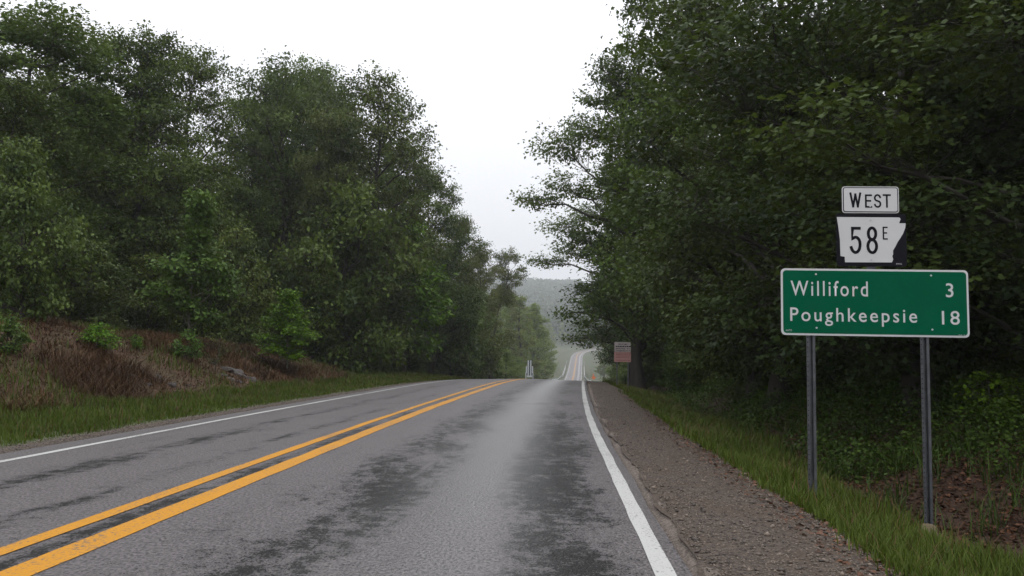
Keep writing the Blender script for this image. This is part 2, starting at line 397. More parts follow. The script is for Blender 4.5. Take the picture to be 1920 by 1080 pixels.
def make_tree(seed, H, R, base, lobes, twigs, per, leaf, tmpl=LEAF_RHOMB, mat=None, bark=None, lobe_r=1.3, flat=.62, shape='oak', trunk_r=None, lean=(0, 0), droop=.35, spread=.26, qlo=.35):
    """returns trunk mesh and crown mesh; trunk with limbs to each leaf mass, twigs in each mass, leaves along twigs"""
    g = np.random.default_rng(seed); wd = Wood(); trunk_r = trunk_r or H * .015 + .03
    n = 9; tz = np.linspace(0, 1, n); top = H * (.82 if shape == 'oak' else .95)
    wig = np.cumsum(g.normal(0, H * .012, (n, 2)), 0) * (tz[:, None] > .1)
    tp = np.stack([wig[:, 0] + lean[0] * tz ** 1.5, wig[:, 1] + lean[1] * tz ** 1.5, tz * top], -1)
    tr = trunk_r * (1 - tz * .88) ** .9; tr[0] *= 1.45; tr = np.maximum(tr, .012)
    tp[0, 2] = -.3
    wd.tube(tp, tr, 9)
    def trunk_at(z): return np.array([np.interp(z, tp[:, 2], tp[:, 0]), np.interp(z, tp[:, 2], tp[:, 1]), z])
    def prof(s):
        if shape == 'oak': return (np.sin(np.pi * min(1, max(0, .12 + .80 * s))) ** .55) * (1 - .18 * s)
        if shape == 'cone': return (1.02 - s) ** .8 * min(1, .45 + 2.2 * s)
        return (math.sin(math.pi * min(1, .18 + .8 * s))) ** .6
    P, Nn, AX, SZ, VV = [], [], [], [], []
    ga = g.uniform(0, 6.28)
    for i in range(lobes):
        s = (i + g.uniform(0, 1)) / lobes if shape != 'oak' else ((i + g.uniform(0, 1)) / lobes) ** .9
        z = base + (H - base - lobe_r * .5) * s; ga += 2.4 + g.normal(0, .35)
        rr = R * prof(s) * (g.uniform(.55, 1.0) if g.random() < .82 else g.uniform(.1, .5)); rr = max(0, rr - lobe_r * .35)
        c = trunk_at(min(z, top)) * np.array([1, 1, 0]) + np.array([rr * math.cos(ga), rr * math.sin(ga), z])
        lr = lobe_r * g.uniform(.65, 1.25) * (1 - .25 * s)
        zs = max(base * .55 + .1, min(top * .97, z - rr * g.uniform(.35, .8) - .2))
        st = trunk_at(zs); mid = st * .5 + c * .5 + np.array([0, 0, rr * g.uniform(-.02, .2)]) + g.normal(0, .09 * (rr + .5), 3)
        t = np.linspace(0, 1, 6)[:, None]; lp = (1 - t) ** 2 * st + 2 * t * (1 - t) * mid + t * t * c
        lp[1:-1] += g.normal(0, .03 * (rr + .3), (4, 3))
        r0 = min(np.interp(zs, tp[:, 2], tr) * .62, .012 + .017 * (rr + lr)); wd.tube(lp, np.linspace(r0, .012, 6), 5)
        ng = max(4, int(twigs * (lr / lobe_r) ** 2)); lv = g.uniform(0, 1)
        for k in range(ng):
            d = g.normal(0, 1, 3); d /= np.linalg.norm(d); d[2] = d[2] * .8 + .18
            e = c + d * lr * np.array([1, 1, flat]) * g.uniform(.45, 1.0) ** .6
            b0 = lp[g.integers(3, 6)]; m_ = (b0 + e) / 2 + g.normal(0, .08 * lr, 3) + np.array([0, 0, .06 * lr])
            wd.tube(np.stack([b0, m_, e]), (.008, .006, .0025), 3)
            q = g.uniform(qlo, 1.08, per)[:, None]
            pp = (1 - q) ** 2 * b0 + 2 * q * (1 - q) * m_ + q * q * e + g.normal(0, spread * lr * .55 + .03, (per, 3)) * np.array([1, 1, .6])
            ax = unit(e - b0) * .5 + g.normal(0, .55, (per, 3)); ax[:, 2] -= droop
            nn = g.normal(0, .5, (per, 3)) + np.array([0, 0, 1.0]) + d * .35
            P.append(pp); AX.append(ax); Nn.append(nn); SZ.append(leaf * g.uniform(.65, 1.2, per))
            VV.append(np.clip(.12 + .7 * lv + g.normal(0, .16) + g.normal(0, .12, per), 0, 1))
    wm = mesh_np('trunk', np.concatenate(wd.v), np.concatenate(wd.f), bark or M_BARK, smooth=True)
    cm = build_leaves(np.concatenate(P), np.concatenate(AX), np.concatenate(Nn), np.concatenate(SZ), np.concatenate(VV), tmpl, 'crown', mat or M_LEAF)
    return dict(trunk=wm, crown=cm, H=H, R=R)

OAK = [make_tree(101 + i, 15, 4.3, b, n, 56, pp_, .172, lobe_r=lr, shape='oak', spread=.2, mat=mt, qlo=.5) for i, (b, n, lr, mt, pp_) in enumerate([(2.6, 38, 1.8, M_LEAF, 24), (3.2, 32, 1.9, M_LEAF, 19), (2.2, 40, 1.7, M_LEAF, 24), (2.8, 32, 1.9, M_LEAF, 19), (2.4, 36, 1.75, M_LEAF_OLIVE, 21)])]
LEANING = make_tree(131, 15, 5.0, 2.6, 44, 60, 22, .155, lobe_r=1.7, spread=.2, qlo=.5, lean=(-1.1, 0), mat=M_LEAF)
HIGH = make_tree(133, 15, 3.4, 8.2, 18, 44, 18, .18, lobe_r=1.35, spread=.2, qlo=.5, lean=(1.6, 0), mat=M_LEAF_OLIVE)
SPARSE = make_tree(121, 14, 3.6, 4.5, 34, 22, 9, .19, lobe_r=1.15, spread=.22)
NEAR = [make_tree(141 + i, 13, 4.8, 1.3, n, 60, 26, .122, tmpl=LEAF_LOBED, mat=M_LEAF_NEAR, lobe_r=1.7, spread=.15, droop=.5, qlo=.62) for i, n in enumerate((32, 35))]
SAPLING = [make_tree(161 + i, 5, 1.7, .9, 26, 26, 10, .16, mat=M_LEAF_BRIGHT, bark=M_BARK_PALE, lobe_r=.62, flat=.4, shape='cone', trunk_r=.05, droop=.25) for i in range(2)]
UNDER = [make_tree(181 + i, 4.2, 2.0, .25, 28, 32, 15, .13, lobe_r=.85, flat=.6, shape='bush', trunk_r=.06) for i in range(2)]
BUSH = [make_tree(191 + i, 1.3, .75, .12, 13, 16, 8, .10, mat=M_LEAF_BRIGHT, lobe_r=.3, shape='bush', trunk_r=.018) for i in range(2)]
TWIGGY = make_tree(196, 1.7, .8, .3, 12, 6, 5, .07, lobe_r=.35, shape='bush', trunk_r=.02, bark=M_BARK)
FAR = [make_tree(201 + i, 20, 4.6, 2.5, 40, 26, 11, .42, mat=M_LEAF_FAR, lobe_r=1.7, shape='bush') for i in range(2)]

def plant(proto, name, cat, label, x, y, h=None, rz=None, group=None, wide=1.0, mat=None, sink=0.0, tilt=(0, 0)):
    sc = (h or proto['H']) / proto['H']
    o = thing(name, label, cat, (x, y, gz(x, y) - sink), rz if rz is not None else random.uniform(0, 6.28), group)
    o.rotation_euler = (tilt[0], tilt[1], o.rotation_euler[2])
    o.scale = (sc * wide, sc * wide, sc)
    for k in ('trunk', 'crown'):
        c = link(k, proto[k], o)
    return o

def from_px(px, Y, top):
    """a spot on the ground at distance Y under photo column px, and the height a thing there needs to reach photo row top"""
    d = pix_ray(px, 660); x = d.x / d.y * Y
    t = on_plane(px, top, Y); z = gz(t.x, Y); return t.x, Y, t.z - z

# front row of the left wood: column, distance, row of its top, prototype, breadth, label
LEFT = [
 (15, 27, 2, OAK[2], 1.15, 'tall oak at the left picture edge with dense green crown'),
 (120, 37, -8, SPARSE, 1.1, 'thin-crowned oak whose sparse top twigs poke into the sky far left'),
 (262, 36, 32, OAK[0], .95, 'rounded oak crown rising above the bank, third from the left edge'),
 (375, 41, 78, OAK[1], .86, 'oak with see-through upper crown left of the notch in the skyline'),
 (478, 50, 168, OAK[0], .9, 'lower oak filling the notch in the left skyline'),
 (516, 56, 122, OAK[2], .85, 'oak crowding the left flank of the peaked crown'),
 (592, 57, 118, OAK[2], .85, 'oak crowding the right flank of the peaked crown'),
 (556, 47, 92, OAK[3], .9, 'oak with peaked top just right of the skyline notch'),
 (622, 52, 120, OAK[3], .8, 'oak filling the skyline between the peaked and the tallest crown'),
 (690, 48, 112, OAK[1], .9, 'broad tall oak with arching limb, tallest beside the open sky'),
 (640, 45, 190, OAK[0], .8, 'oak crowding the front of the tallest oak beside the open sky'),
 (748, 56, 245, OAK[0], .8, 'dense oak just right of the tall one, half way down the skyline'),
 (812, 66, 312, OAK[2], .85, 'oak stepping down behind the tall one beside the open sky'),
 (860, 78, 395, OAK[4], .85, 'yellowish oak on the descending edge of the left wood'),
 (905, 90, 458, OAK[4], .85, 'olive oak next to last in the left wood'),
 (926, 98, 462, HIGH, .85, 'last oak of the left wood, its high limb reaching over the road'),
]
for px, Y, top, pr, wd, lab in LEFT:
    x, y, h = from_px(px, Y, top); plant(pr, 'oak_tree', 'tree', lab, x, y, h, wide=wd * 15 / h if h < 15 else wd, group='oaks along the edge of the left wood', rz=0.0 if pr is HIGH else None)

SKY_L = ([-200, 0, 80, 170, 180, 260, 340, 430, 460, 555, 600, 720, 760, 795, 830, 870, 900, 940, 985], [0, 0, 10, 30, 60, 30, 75, 100, 150, 95, 125, 112, 140, 220, 320, 400, 440, 470, 520])
def fits(x, y, z, r, margin=18):
    ok = True
    for dx in (-.6, 0, .6):
        px, py = px_of((x + dx * r, y, z))
        ok &= py > np.interp(px, *SKY_L) + margin
    return ok
k = 0; tries = 0; taken = []
while k < 40 and tries < 6000:
    tries += 1
    y = random.uniform(14, 105); x = float(road_c(y)) - random.uniform(13, 34) + max(0, y - 50) * .08
    if any((x - a) ** 2 + (y - b) ** 2 < 14 for a, b in taken): continue
    pr = random.choice(OAK); h = random.uniform(8, 15); r = 4.3 * h / 15 * 1.1
    px, _ = px_of((x, y, 2))
    if px < -260 or px + r / y * F_PX > 960 or not fits(x, y, gz(x, y) + h, r): continue
    taken.append((x, y)); k += 1
    plant(pr, 'oak_tree', 'tree', 'dark oak standing inside the left wood behind its front trees', x, y, h, wide=1.1, group='oaks inside the left wood')

YOUNG = [
 (358, 26, 352, SAPLING[0], 1.0, 'bright green young tree with pale stem in front of the dark left wood'),
 (540, 29, 535, SAPLING[1], 1.25, 'low spreading bright sapling at the right end of the brown bank'),
 (655, 42, 330, UNDER[0], .85, 'mid-height leafy tree under the tall oak with arching limb'),
 (765, 54, 400, SAPLING[0], 1.1, 'fresh green slender tree below the stepping-down oak'),
 (705, 50, 470, UNDER[1], .9, 'greyish green bushy tree at the foot of the tall oak'),
 (600, 40, 440, UNDER[1], .8, 'leafy understorey tree between the bank and the tall oak'),
 (450, 34, 420, UNDER[0], .8, 'dim green understorey tree behind the pale-stemmed young tree'),
 (845, 68, 520, UNDER[0], .9, 'bushy young tree low on the descending edge of the left wood'),
 (892, 86, 545, UNDER[1], .8, 'bushy young tree under the last oak of the left wood'),
 (60, 19, 255, UNDER[1], .75, 'light green leafy bough tree at the left edge above the bank'),
 (-30, 15, 520, SAPLING[1], 1.0, 'bright sapling cut by the left picture edge on the bank'),
]
for px, Y, top, pr, wd, lab in YOUNG:
    x, y, h = from_px(px, Y, top); plant(pr, 'young_tree', 'tree', lab, x, y, h, wide=wd, group='young trees before the left wood')
# understorey deeper in the left wood
for i in range(22):
    y = random.uniform(18, 75); x = float(road_c(y)) - random.uniform(17, 30)
    plant(random.choice(UNDER), 'undergrowth_shrub', 'shrub', 'dark leafy shrub at the shaded foot of the left wood', x, y, random.uniform(3.2, 5.2), wide=1.3, group='shrubs at the foot of the left wood')
# leafy undergrowth along the foot of the wood
for i in range(26):
    y = 20 + i * 3.2 + random.uniform(-1, 1); x = float(road_c(y)) - np.interp(y, [15, 35, 50, 100], [12.5, 11.5, 9, 7.6]) - random.uniform(0, 2.5)
    plant(random.choice(UNDER), 'undergrowth_shrub', 'shrub', 'dark leafy shrub at the shaded foot of the left wood', x, y, random.uniform(2.2, 4.2), wide=1.15, group='shrubs at the foot of the left wood')

RIGHT = [
 (1282, 39, -160, OAK[0], 1.25, 'big oak right of the road whose crown leaves the picture top'),
 (1200, 43, 92, LEANING, 1.28, 'oak leaning over the right lane with drooping lobed boughs'),
 (1194, 54, 300, LEANING, 1.4, 'lower oak behind the weight limit sign'),
 (1168, 84, 480, OAK[1], 1.15, 'oak farthest down the right roadside'),
 (1700, 16, -300, NEAR[0], 1.15, 'nearest oak behind the green sign with large lobed leaves'),
 (1440, 22, -200, NEAR[1], 1.15, 'oak left of the green sign with pale lobed leaf sprays'),
 (2020, 13, -300, NEAR[1], 1.1, 'oak at the right picture edge above the weedy bank'),
 (1580, 24, -280, NEAR[0], 1.2, 'dark oak between the sign tree and the big roadside oak'),
 (1860, 20, -350, NEAR[0], 1.2, 'tall dark oak seen over the right edge of the green sign'),
 (1400, 27, 60, NEAR[1], .95, 'pale-leaved oak bough tree left of the route plates'),
]
for px, Y, top, pr, wd, lab in RIGHT:
    x, y, h = from_px(px, Y, top); plant(pr, 'oak_tree', 'tree', lab, x, y, h, wide=wd * pr['H'] / h, group='oaks along the right roadside', rz=0.0 if pr is LEANING else None)
k = 0; tk = []
while k < 34:
    y = random.uniform(16, 110); x = float(road_c(y)) + random.uniform(12.5, 34)
    px, _ = px_of((x, y, 2))
    if px > 2300 or any((x - a) ** 2 + (y - b) ** 2 < 12 for a, b in tk): tk and None; k += 0 if px > 2300 else .05; continue
    tk.append((x, y)); k += 1
    plant(random.choice(OAK), 'oak_tree', 'tree', 'dark oak standing inside the right wood', x, y, random.uniform(13, 19), wide=1.15, group='oaks inside the right wood')
for i in range(46):
    y = 15 + i * 1.8 + random.uniform(-1, 1); x = float(road_c(y)) + np.interp(y, [15, 20, 30, 60, 100], [11.6, 9.4, 8.5, 7.3, 7.0]) + random.uniform(0, 2.2)
    if y < 38 and px_of((x - 2.4, y, 1))[0] < 1200: continue
    plant(random.choice(UNDER), 'undergrowth_shrub', 'shrub', 'dark leafy shrub in the shade under the right-hand oaks', x, y, random.uniform(1.8, 3.6), wide=1.15, group='shrubs under the right-hand oaks')

# hazy trees beyond the crest
PLACES = ['bushy hazy light green tree, nearest of those beyond the crest', 'hazy light green tree second from the left in the clump behind the bare sign back', 'hazy light green tree rising highest behind the bare sign back', 'hazy light green tree straight above the bare sign back', 'hazy light green tree half hidden by the olive oaks of the left wood', 'hazy light green tree whose crown steps down toward the far road']
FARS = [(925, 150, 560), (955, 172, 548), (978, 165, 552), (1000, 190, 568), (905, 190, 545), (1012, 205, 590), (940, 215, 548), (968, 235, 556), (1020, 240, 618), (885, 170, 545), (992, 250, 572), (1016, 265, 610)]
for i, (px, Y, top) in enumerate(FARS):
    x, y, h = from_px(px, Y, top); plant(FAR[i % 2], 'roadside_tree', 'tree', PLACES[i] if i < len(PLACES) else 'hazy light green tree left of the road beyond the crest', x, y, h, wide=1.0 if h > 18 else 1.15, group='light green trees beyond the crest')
for i in range(16):
    y = 100 + i * 9 + random.uniform(-3, 3); x = float(road_c(y)) - random.uniform(6.6, 10)
    plant(FAR[i % 2], 'roadside_shrub', 'shrub', 'leafy light green shrub under the hazy trees left of the road beyond the crest', x, y, random.uniform(4, 6.5), wide=1.7, group='shrubs beyond the crest', sink=.6)
for i in range(22):
    y = random.uniform(110, 330); x = float(road_c(y)) + random.uniform(9, 26)
    plant(FAR[i % 2], 'roadside_tree', 'tree', 'tree right of the road beyond the crest', x, y, random.uniform(13, 18), group='trees right of the road beyond the crest', wide=1.0)
for i in range(26):
    y = random.uniform(470, 640); x = random.uniform(-60, 70)
    if abs(x - float(road_c(y))) < 14 : continue
    plant(FAR[i % 2], 'valley_tree', 'tree', 'hazy tree beyond the bridge below the far hill', x, y, random.uniform(14, 20), group='trees beyond the bridge')

def far_forest():
    g = np.random.default_rng(5); n = 4600
    Y = g.uniform(620, 1760, n); X = g.uniform(-270, 120, n); ok = np.abs(X - road_c(np.minimum(Y, 700))) > 14
    X, Y = X[ok], Y[ok]; n = len(X); Z = terrain(X, Y); k = 36
    d = unit(g.normal(0, 1, (n, k, 3))); d[..., 2] = np.abs(d[..., 2]) * 1.0 - .15
    r = g.uniform(3.2, 6.5, n)[:, None, None]; hh = g.uniform(7, 13, n)
    pos = np.stack([X, Y, Z + hh], -1)[:, None] + d * r * np.array([1, 1, 1.25])
    pos = pos.reshape(-1, 3); dd = d.reshape(-1, 3)
    ax = g.normal(0, 1, pos.shape); v = np.repeat(np.clip(g.normal(.45, .28, n), 0, 1), k)
    me = build_leaves(pos, ax, dd + g.normal(0, .4, pos.shape), g.uniform(2.0, 4.2, len(pos)), v, LEAF_RHOMB, 'far_forest', M_LEAF_RIDGE, 1.4)
    link('far_forest', me, kind='stuff', label='hazy wooded ridge closing the view beyond the road', category='forest')
far_forest()

# ------------------------------------------------------------------ grass, weeds, litter, stones
def blades(name, X, Y, h, w, mat, v, lean=.35, label='', cat='grass', seed=3):
    g = np.random.default_rng(seed); n = len(X); Z = terrain(X, Y)
    a = g.uniform(0, 6.28, n); dr = np.stack([np.cos(a), np.sin(a), 0 * a], -1); sd = np.stack([-np.sin(a), np.cos(a), 0 * a], -1)
    b = g.uniform(.1, 1, n)[:, None] * lean * h[:, None]; p = np.stack([X, Y, Z - .01], -1); up = np.array([[0, 0, 1.]])
    m1 = p + up * h[:, None] * .55 + dr * b * .35; tp = p + up * h[:, None] * g.uniform(.85, 1, n)[:, None] + dr * b
    W_ = w[:, None]
    V = np.stack([p - sd * W_ * .5, p + sd * W_ * .5, m1 + sd * W_ * .4, m1 - sd * W_ * .4, tp], 1).reshape(-1, 3)
    i = np.arange(n)[:, None] * 5
    f = np.concatenate([i + [0, 1, 2], i + [0, 2, 3], i + [3, 2, 4]], 0)
    me = mesh_np(name, V, f, mat, attrs={'v': np.repeat(v, 5)})
    return link(name, me, kind='stuff', label=label, category=cat)
def plain_leaf(name, a, b, trans=.25, rough=.55):
    q = Mat(name); v = q.attr('v'); c = q.mix(v, a, b); s1 = q.bsdf(c, rough, .15)
    t = q.n('ShaderNodeBsdfTranslucent'); q.put(t.inputs[0], c); mm = q.n('ShaderNodeMixShader'); mm.inputs[0].default_value = trans
    q.t.links.new(s1, mm.inputs[1]); q.t.links.new(t.outputs[0], mm.inputs[2]); return q.done(mm.outputs[0])
M_GRASS = plain_leaf('grass', (.032, .055, .006), (.095, .13, .018))
M_DRY = plain_leaf('dry_brush', (.036, .018, .009), (.125, .070, .031), .12)
M_LITTER = plain_leaf('dead_leaf', (.022, .012, .008), (.15, .07, .038), .1, .45)
M_WEED = plain_leaf('weed_leaf', (.02, .045, .006), (.075, .12, .018), .25, .5)

def scatter(n, y0, y1, u0, u1, power=1.6):
    t = rng.uniform(0, 1, n); Y = y0 * (y1 / y0) ** (t ** (1 / 1.0)); u = rng.uniform(u0, u1, n)
    return u + road_c(Y), Y, u
# right verge
ROCK = on_plane(1743, 990, 8.68)
X, Y, u = scatter(120000, 2.8, 60, 4.55, 7.6)
den = fbm(X, Y, 1.3, 31); edge = sstep(u, 4.65 + (fbm(X, Y, .8, 33) - .5) * .7, 5.1) * (1 - sstep(u, 6.9 - sstep(Y, 5, 9) * .6 + sstep(Y, 10, 20) * .9 + (den - .5) * 1.0, 7.3 - sstep(Y, 5, 9) * .6 + sstep(Y, 10, 20) * .9))
kp = rng.random(len(X)) < edge * (.35 + .65 * sstep(den, .3, .6)); kp &= ~((np.abs(X - (ROCK.x - .02)) < .17) & (Y > ROCK.y - 1.1) & (Y < ROCK.y + .12)); X, Y, u = X[kp], Y[kp], u[kp]
h = (.10 + .20 * fbm(X, Y, .9, 35)) * rng.uniform(.6, 1.25, len(X)) * (.65 + .5 * sstep(u, 4.7, 5.8))
blades('grass', X, Y, h, (.005 + .0009 * Y) * rng.uniform(.7, 1.3, len(X)), M_GRASS, np.clip(.35 + .5 * fbm(X, Y, .7, 37) + rng.normal(0, .15, len(X)), 0, 1), .6, 'bright green grass verge between the gravel shoulder and the ditch')
kq = rng.random(len(X)) < .07
blades('dead_stems', X[kq] + .01, Y[kq], h[kq] * rng.uniform(.9, 1.6, kq.sum()), (.003 + .0006 * Y[kq]), M_DRY, rng.uniform(.3, 1, kq.sum()), 1.0, 'dry tan stems mixed into the grass verge right of the road', seed=31)
# left verge
X, Y, u = scatter(90000, 7.5, 75, -7.6, -3.75)
den = fbm(X, Y, 1.5, 41); edge = (1 - sstep(u, -4.25 + (fbm(X, Y, .8, 43) - .5) * .5, -3.8)) * sstep(u, -6.6 + (den - .5) * 1.2, -6.0)
kp = rng.random(len(X)) < edge * (.4 + .6 * sstep(den, .28, .55)); X, Y, u = X[kp], Y[kp], u[kp]
h = (.08 + .17 * fbm(X, Y, 1.1, 45)) * rng.uniform(.6, 1.25, len(X)) * (.5 + .6 * sstep(-u, 3.9, 5.0))
kq = rng.random(len(X)) < .08
blades('dead_stems', X[kq] + .01, Y[kq], h[kq] * rng.uniform(.9, 1.6, kq.sum()), (.003 + .0006 * Y[kq]), M_DRY, rng.uniform(.3, 1, kq.sum()), 1.0, 'dry tan stems mixed into the left grass strip', seed=32)
blades('grass', X, Y, h, (.004 + .0008 * Y) * rng.uniform(.7, 1.3, len(X)), M_GRASS, np.clip(.25 + .5 * fbm(X, Y, .8, 47) + rng.normal(0, .15, len(X)), 0, 1), .55, 'green grass strip between the left lane and the brown bank', seed=4)
# dry brush on the left bank, greener along its crest and at its far end
X, Y, u = scatter(130000, 9, 50, -13.2, -6.0)
den = fbm(X, Y, 1.7, 51); kp = rng.random(len(X)) < (.35 + .65 * sstep(den, .36, .6)) * sstep(u, -13.2, -12) * (1 - sstep(Y, 31, 40)); X, Y, u, den = X[kp], Y[kp], u[kp], den[kp]
h = (.06 + .26 * sstep(den, .45, .75) + .12 * fbm(X, Y, .35, 53)) * rng.uniform(.5, 1.3, len(X))
blades('dry_brush', X, Y, h, (.003 + .0006 * Y) * rng.uniform(.7, 1.4, len(X)), M_DRY, np.clip(fbm(X, Y, .9, 54) * 1.2 - .1 + rng.normal(0, .25, len(X)), 0, 1), 1.8, 'dry reddish brown brush covering the left bank', 'brush', 5)
X, Y, u = scatter(46000, 11, 90, -13, -6.0)
den = fbm(X, Y, 2.2, 55); keep = np.maximum(sstep(den, .47, .62) * .55, np.maximum(sstep(Y, 27, 37) * .95, sstep(-u, 9.6, 10.4) * sstep(Y, 19, 24) * .6))
kp = rng.random(len(X)) < keep; X, Y, u = X[kp], Y[kp], u[kp]
h = (.10 + .3 * fbm(X, Y, 1.1, 57)) * rng.uniform(.5, 1.2, len(X))
blades('grass', X, Y, h, (.004 + .0007 * Y) * rng.uniform(.7, 1.3, len(X)), M_GRASS, np.clip(.2 + .6 * fbm(X, Y, .8, 59), 0, 1), .7, 'tufts of rough grass growing through the brown bank', seed=6)
# weeds on the right backslope
def leaf_cover(name, X, Y, hmax, size, mat, v, tmpl, label, cat, flat=1.0, seed=7):
    g = np.random.default_rng(seed); n = len(X); pos = np.stack([X, Y, terrain(X, Y) + g.uniform(.005, 1, n) ** 1.5 * hmax], -1)
    me = build_leaves(pos, g.normal(0, 1, (n, 3)) * np.array([1, 1, .4 * flat + .05]), g.normal(0, .45 * flat + .08, (n, 3)) + np.array([0, 0, 1]), size, v, tmpl, name, mat, 1.2)
    return link(name, me, kind='stuff', label=label, category=cat)
X, Y, u = scatter(110000, 6.5, 42, 7.0, 13.0)
den = fbm(X, Y, 1.4, 61) + .36 * sstep(u, 7.3, 9.0) + .36 * sstep(Y, 9.5, 15) - .34 * (1 - sstep(Y, 9, 12.5)); kp = rng.random(len(X)) < sstep(den, .66, .92); X, Y, u, den = X[kp], Y[kp], u[kp], den[kp]
leaf_cover('weeds', X, Y, .12 + .5 * sstep(den, .7, 1.1), rng.uniform(.028, .06, len(X)) * (1 + Y * .025), M_WEED, np.clip(fbm(X, Y, .6, 63) + rng.normal(0, .15, len(X)), 0, 1), LEAF_RHOMB, 'low leafy weeds covering the ditch slope behind the green sign', 'weeds')
X, Y, u = scatter(16000, 6.0, 30, 6.7, 11.0)
den = fbm(X, Y, .8, 65); kp = rng.random(len(X)) < sstep(den, .56, .72); X, Y = X[kp], Y[kp]
blades('ditch_grass', X, Y, rng.uniform(.2, .55, len(X)), .006 + .0006 * Y, M_WEED, rng.random(len(X)) * .8, 1.1, 'arching grass tufts on the leaf-strewn ditch slope', 'grass', 8)
X, Y, u = scatter(70000, 4, 26, 6.6, 12.0)
leaf_cover('leaf_litter', X, Y, .035, rng.uniform(.03, .075, len(X)), M_LITTER, rng.random(len(X)) ** 1.5, LEAF_RHOMB, 'dead brown leaves carpeting the ditch and slope at lower right', 'leaf litter', .5, 9)
X, Y, u = scatter(5000, 2.8, 30, 4.45, 5.0)
leaf_cover('shoulder_debris', X, Y, .02, rng.uniform(.015, .06, len(X)), M_LITTER, rng.random(len(X)), LEAF_RHOMB, 'dead leaves and bits along the outer edge of the gravel shoulder', 'debris', .4, 10)
X, Y, u = scatter(40000, 9, 46, -12.8, -6.1)
leaf_cover('bank_litter', X, Y, .04, rng.uniform(.03, .075, len(X)), M_LITTER, rng.random(len(X)) ** 1.2, LEAF_RHOMB, 'dead leaves and twigs strewn over the left bank', 'leaf litter', .8, 12)

def stones(name, X, Y, size, mat, label):
    g = np.random.default_rng(13); n = len(X)
    T = np.array([(1, 0, 0), (-1, 0, 0), (0, 1, 0), (0, -1, 0), (0, 0, 1), (0, 0, -1.)]); Fc = np.array([(0, 2, 4), (2, 1, 4), (1, 3, 4), (3, 0, 4), (2, 0, 5), (1, 2, 5), (3, 1, 5), (0, 3, 5)])
    a = g.uniform(0, 6.28, n); z = np.maximum(terrain(X, Y), road_z(Y) - .2)
    V = T[None] * g.uniform(.6, 1.3, (n, 6, 1)) * size[:, None, None] * np.array([1, .8, .55]) + g.normal(0, .15, (n, 6, 3)) * size[:, None, None]
    c, s = np.cos(a)[:, None], np.sin(a)[:, None]
    V = np.stack([V[..., 0] * c - V[..., 1] * s + X[:, None], V[..., 0] * s + V[..., 1] * c + Y[:, None], V[..., 2] + z[:, None] + size[:, None] * .2 + .012], -1)
    f = (Fc[None] + (np.arange(n) * 6)[:, None, None]).reshape(-1, 3)
    return link(name, mesh_np(name, V.reshape(-1, 3), f, mat, attrs={'v': np.repeat(g.random(n), 6)}), kind='stuff', label=label, category='gravel')
q = Mat('pebble'); M_PEBBLE = q.done(q.bsdf(q.mix(q.attr('v'), (.022, .016, .012), (.18, .14, .108)), .55, .4))
X, Y, u = scatter(24000, 2.8, 34, 3.62, 4.95); stones('gravel', X, Y, rng.uniform(.004, .013, len(X)) * (1 + (rng.random(len(X)) > .97) * 1.2), M_PEBBLE, 'loose wet gravel strewn over the right shoulder')
X, Y, u = scatter(5000, 8, 40, -4.0, -3.4); stones('gravel', X, Y, rng.uniform(.006, .016, len(X)), M_PEBBLE, 'loose gravel along the left pavement edge')

q = Mat('rock'); o_ = q.obj(); f_ = q.noise(o_, 6, 6, .65); M_ROCK = q.done(q.bsdf(q.mix(q.rng(f_, .3, .7), (.028, .024, .022), (.10, .086, .078)), .75, .35, 0, q.bump(f_, .7, .05)))
q = Mat('tan_rock'); o_ = q.obj(); f_ = q.noise(o_, 9, 6, .65); M_TANROCK = q.done(q.bsdf(q.mix(q.rng(f_, .3, .7), (.10, .072, .042), (.25, .195, .12)), .75, .35, 0, q.bump(f_, .7, .03)))
def rock_mesh(seed, mat):
    import bmesh
    g = np.random.default_rng(seed); bm = bmesh.new(); bmesh.ops.create_icosphere(bm, subdivisions=2, radius=1)
    pl = [(Vector(unit(g.normal(0, 1, 3))), g.uniform(.55, .9)) for _ in range(9)]
    for v in bm.verts:
        for n_, d_ in pl:
            k_ = v.co.dot(n_) - d_
            if k_ > 0: v.co -= n_ * k_
        v.co += Vector(g.normal(0, .025, 3))
    me = bpy.data.meshes.new('rock'); bm.to_mesh(me); bm.free(); me.materials.append(mat); return me
ROCKS = [rock_mesh(i, M_ROCK) for i in range(4)]
def rock(p, s, label, group=None, me=None, sc=(1, .8, .6)):
    o = link('rock', me or random.choice(ROCKS)); o.location = Vector(p) - Vector((0, 0, 0 if me else .22 * s)); o.scale = (s * sc[0], s * sc[1], s * sc[2]); o.rotation_euler = (random.uniform(-.3, .3), random.uniform(-.3, .3), random.uniform(0, 6))
    o['label'] = label; o['category'] = 'rock'
    if group: o['group'] = group
for px, py, s in [(235, 690, .22), (262, 694, .3), (270, 700, .26), (292, 706, .34), (303, 714, .2), (318, 722, .18), (325, 720, .12), (250, 706, .2), (278, 722, .12), (330, 735, .12)]:
    p = on_ground(px, py)
    if p: rock(p, s, 'grey stone in the broken ledge midway along the left bank', 'stones of the ledge on the left bank')
for px, py, s in [(425, 692, .4), (438, 697, .36), (450, 704, .3), (466, 711, .3), (430, 712, .25), (445, 716, .18), (420, 704, .22), (478, 716, .2), (512, 700, .16), (436, 724, .12)]:
    p = on_ground(px, py)
    if p: rock(p, s, 'grey-violet stone in the outcrop below the twiggy bush', 'stones of the outcrop at the bank\'s right end')

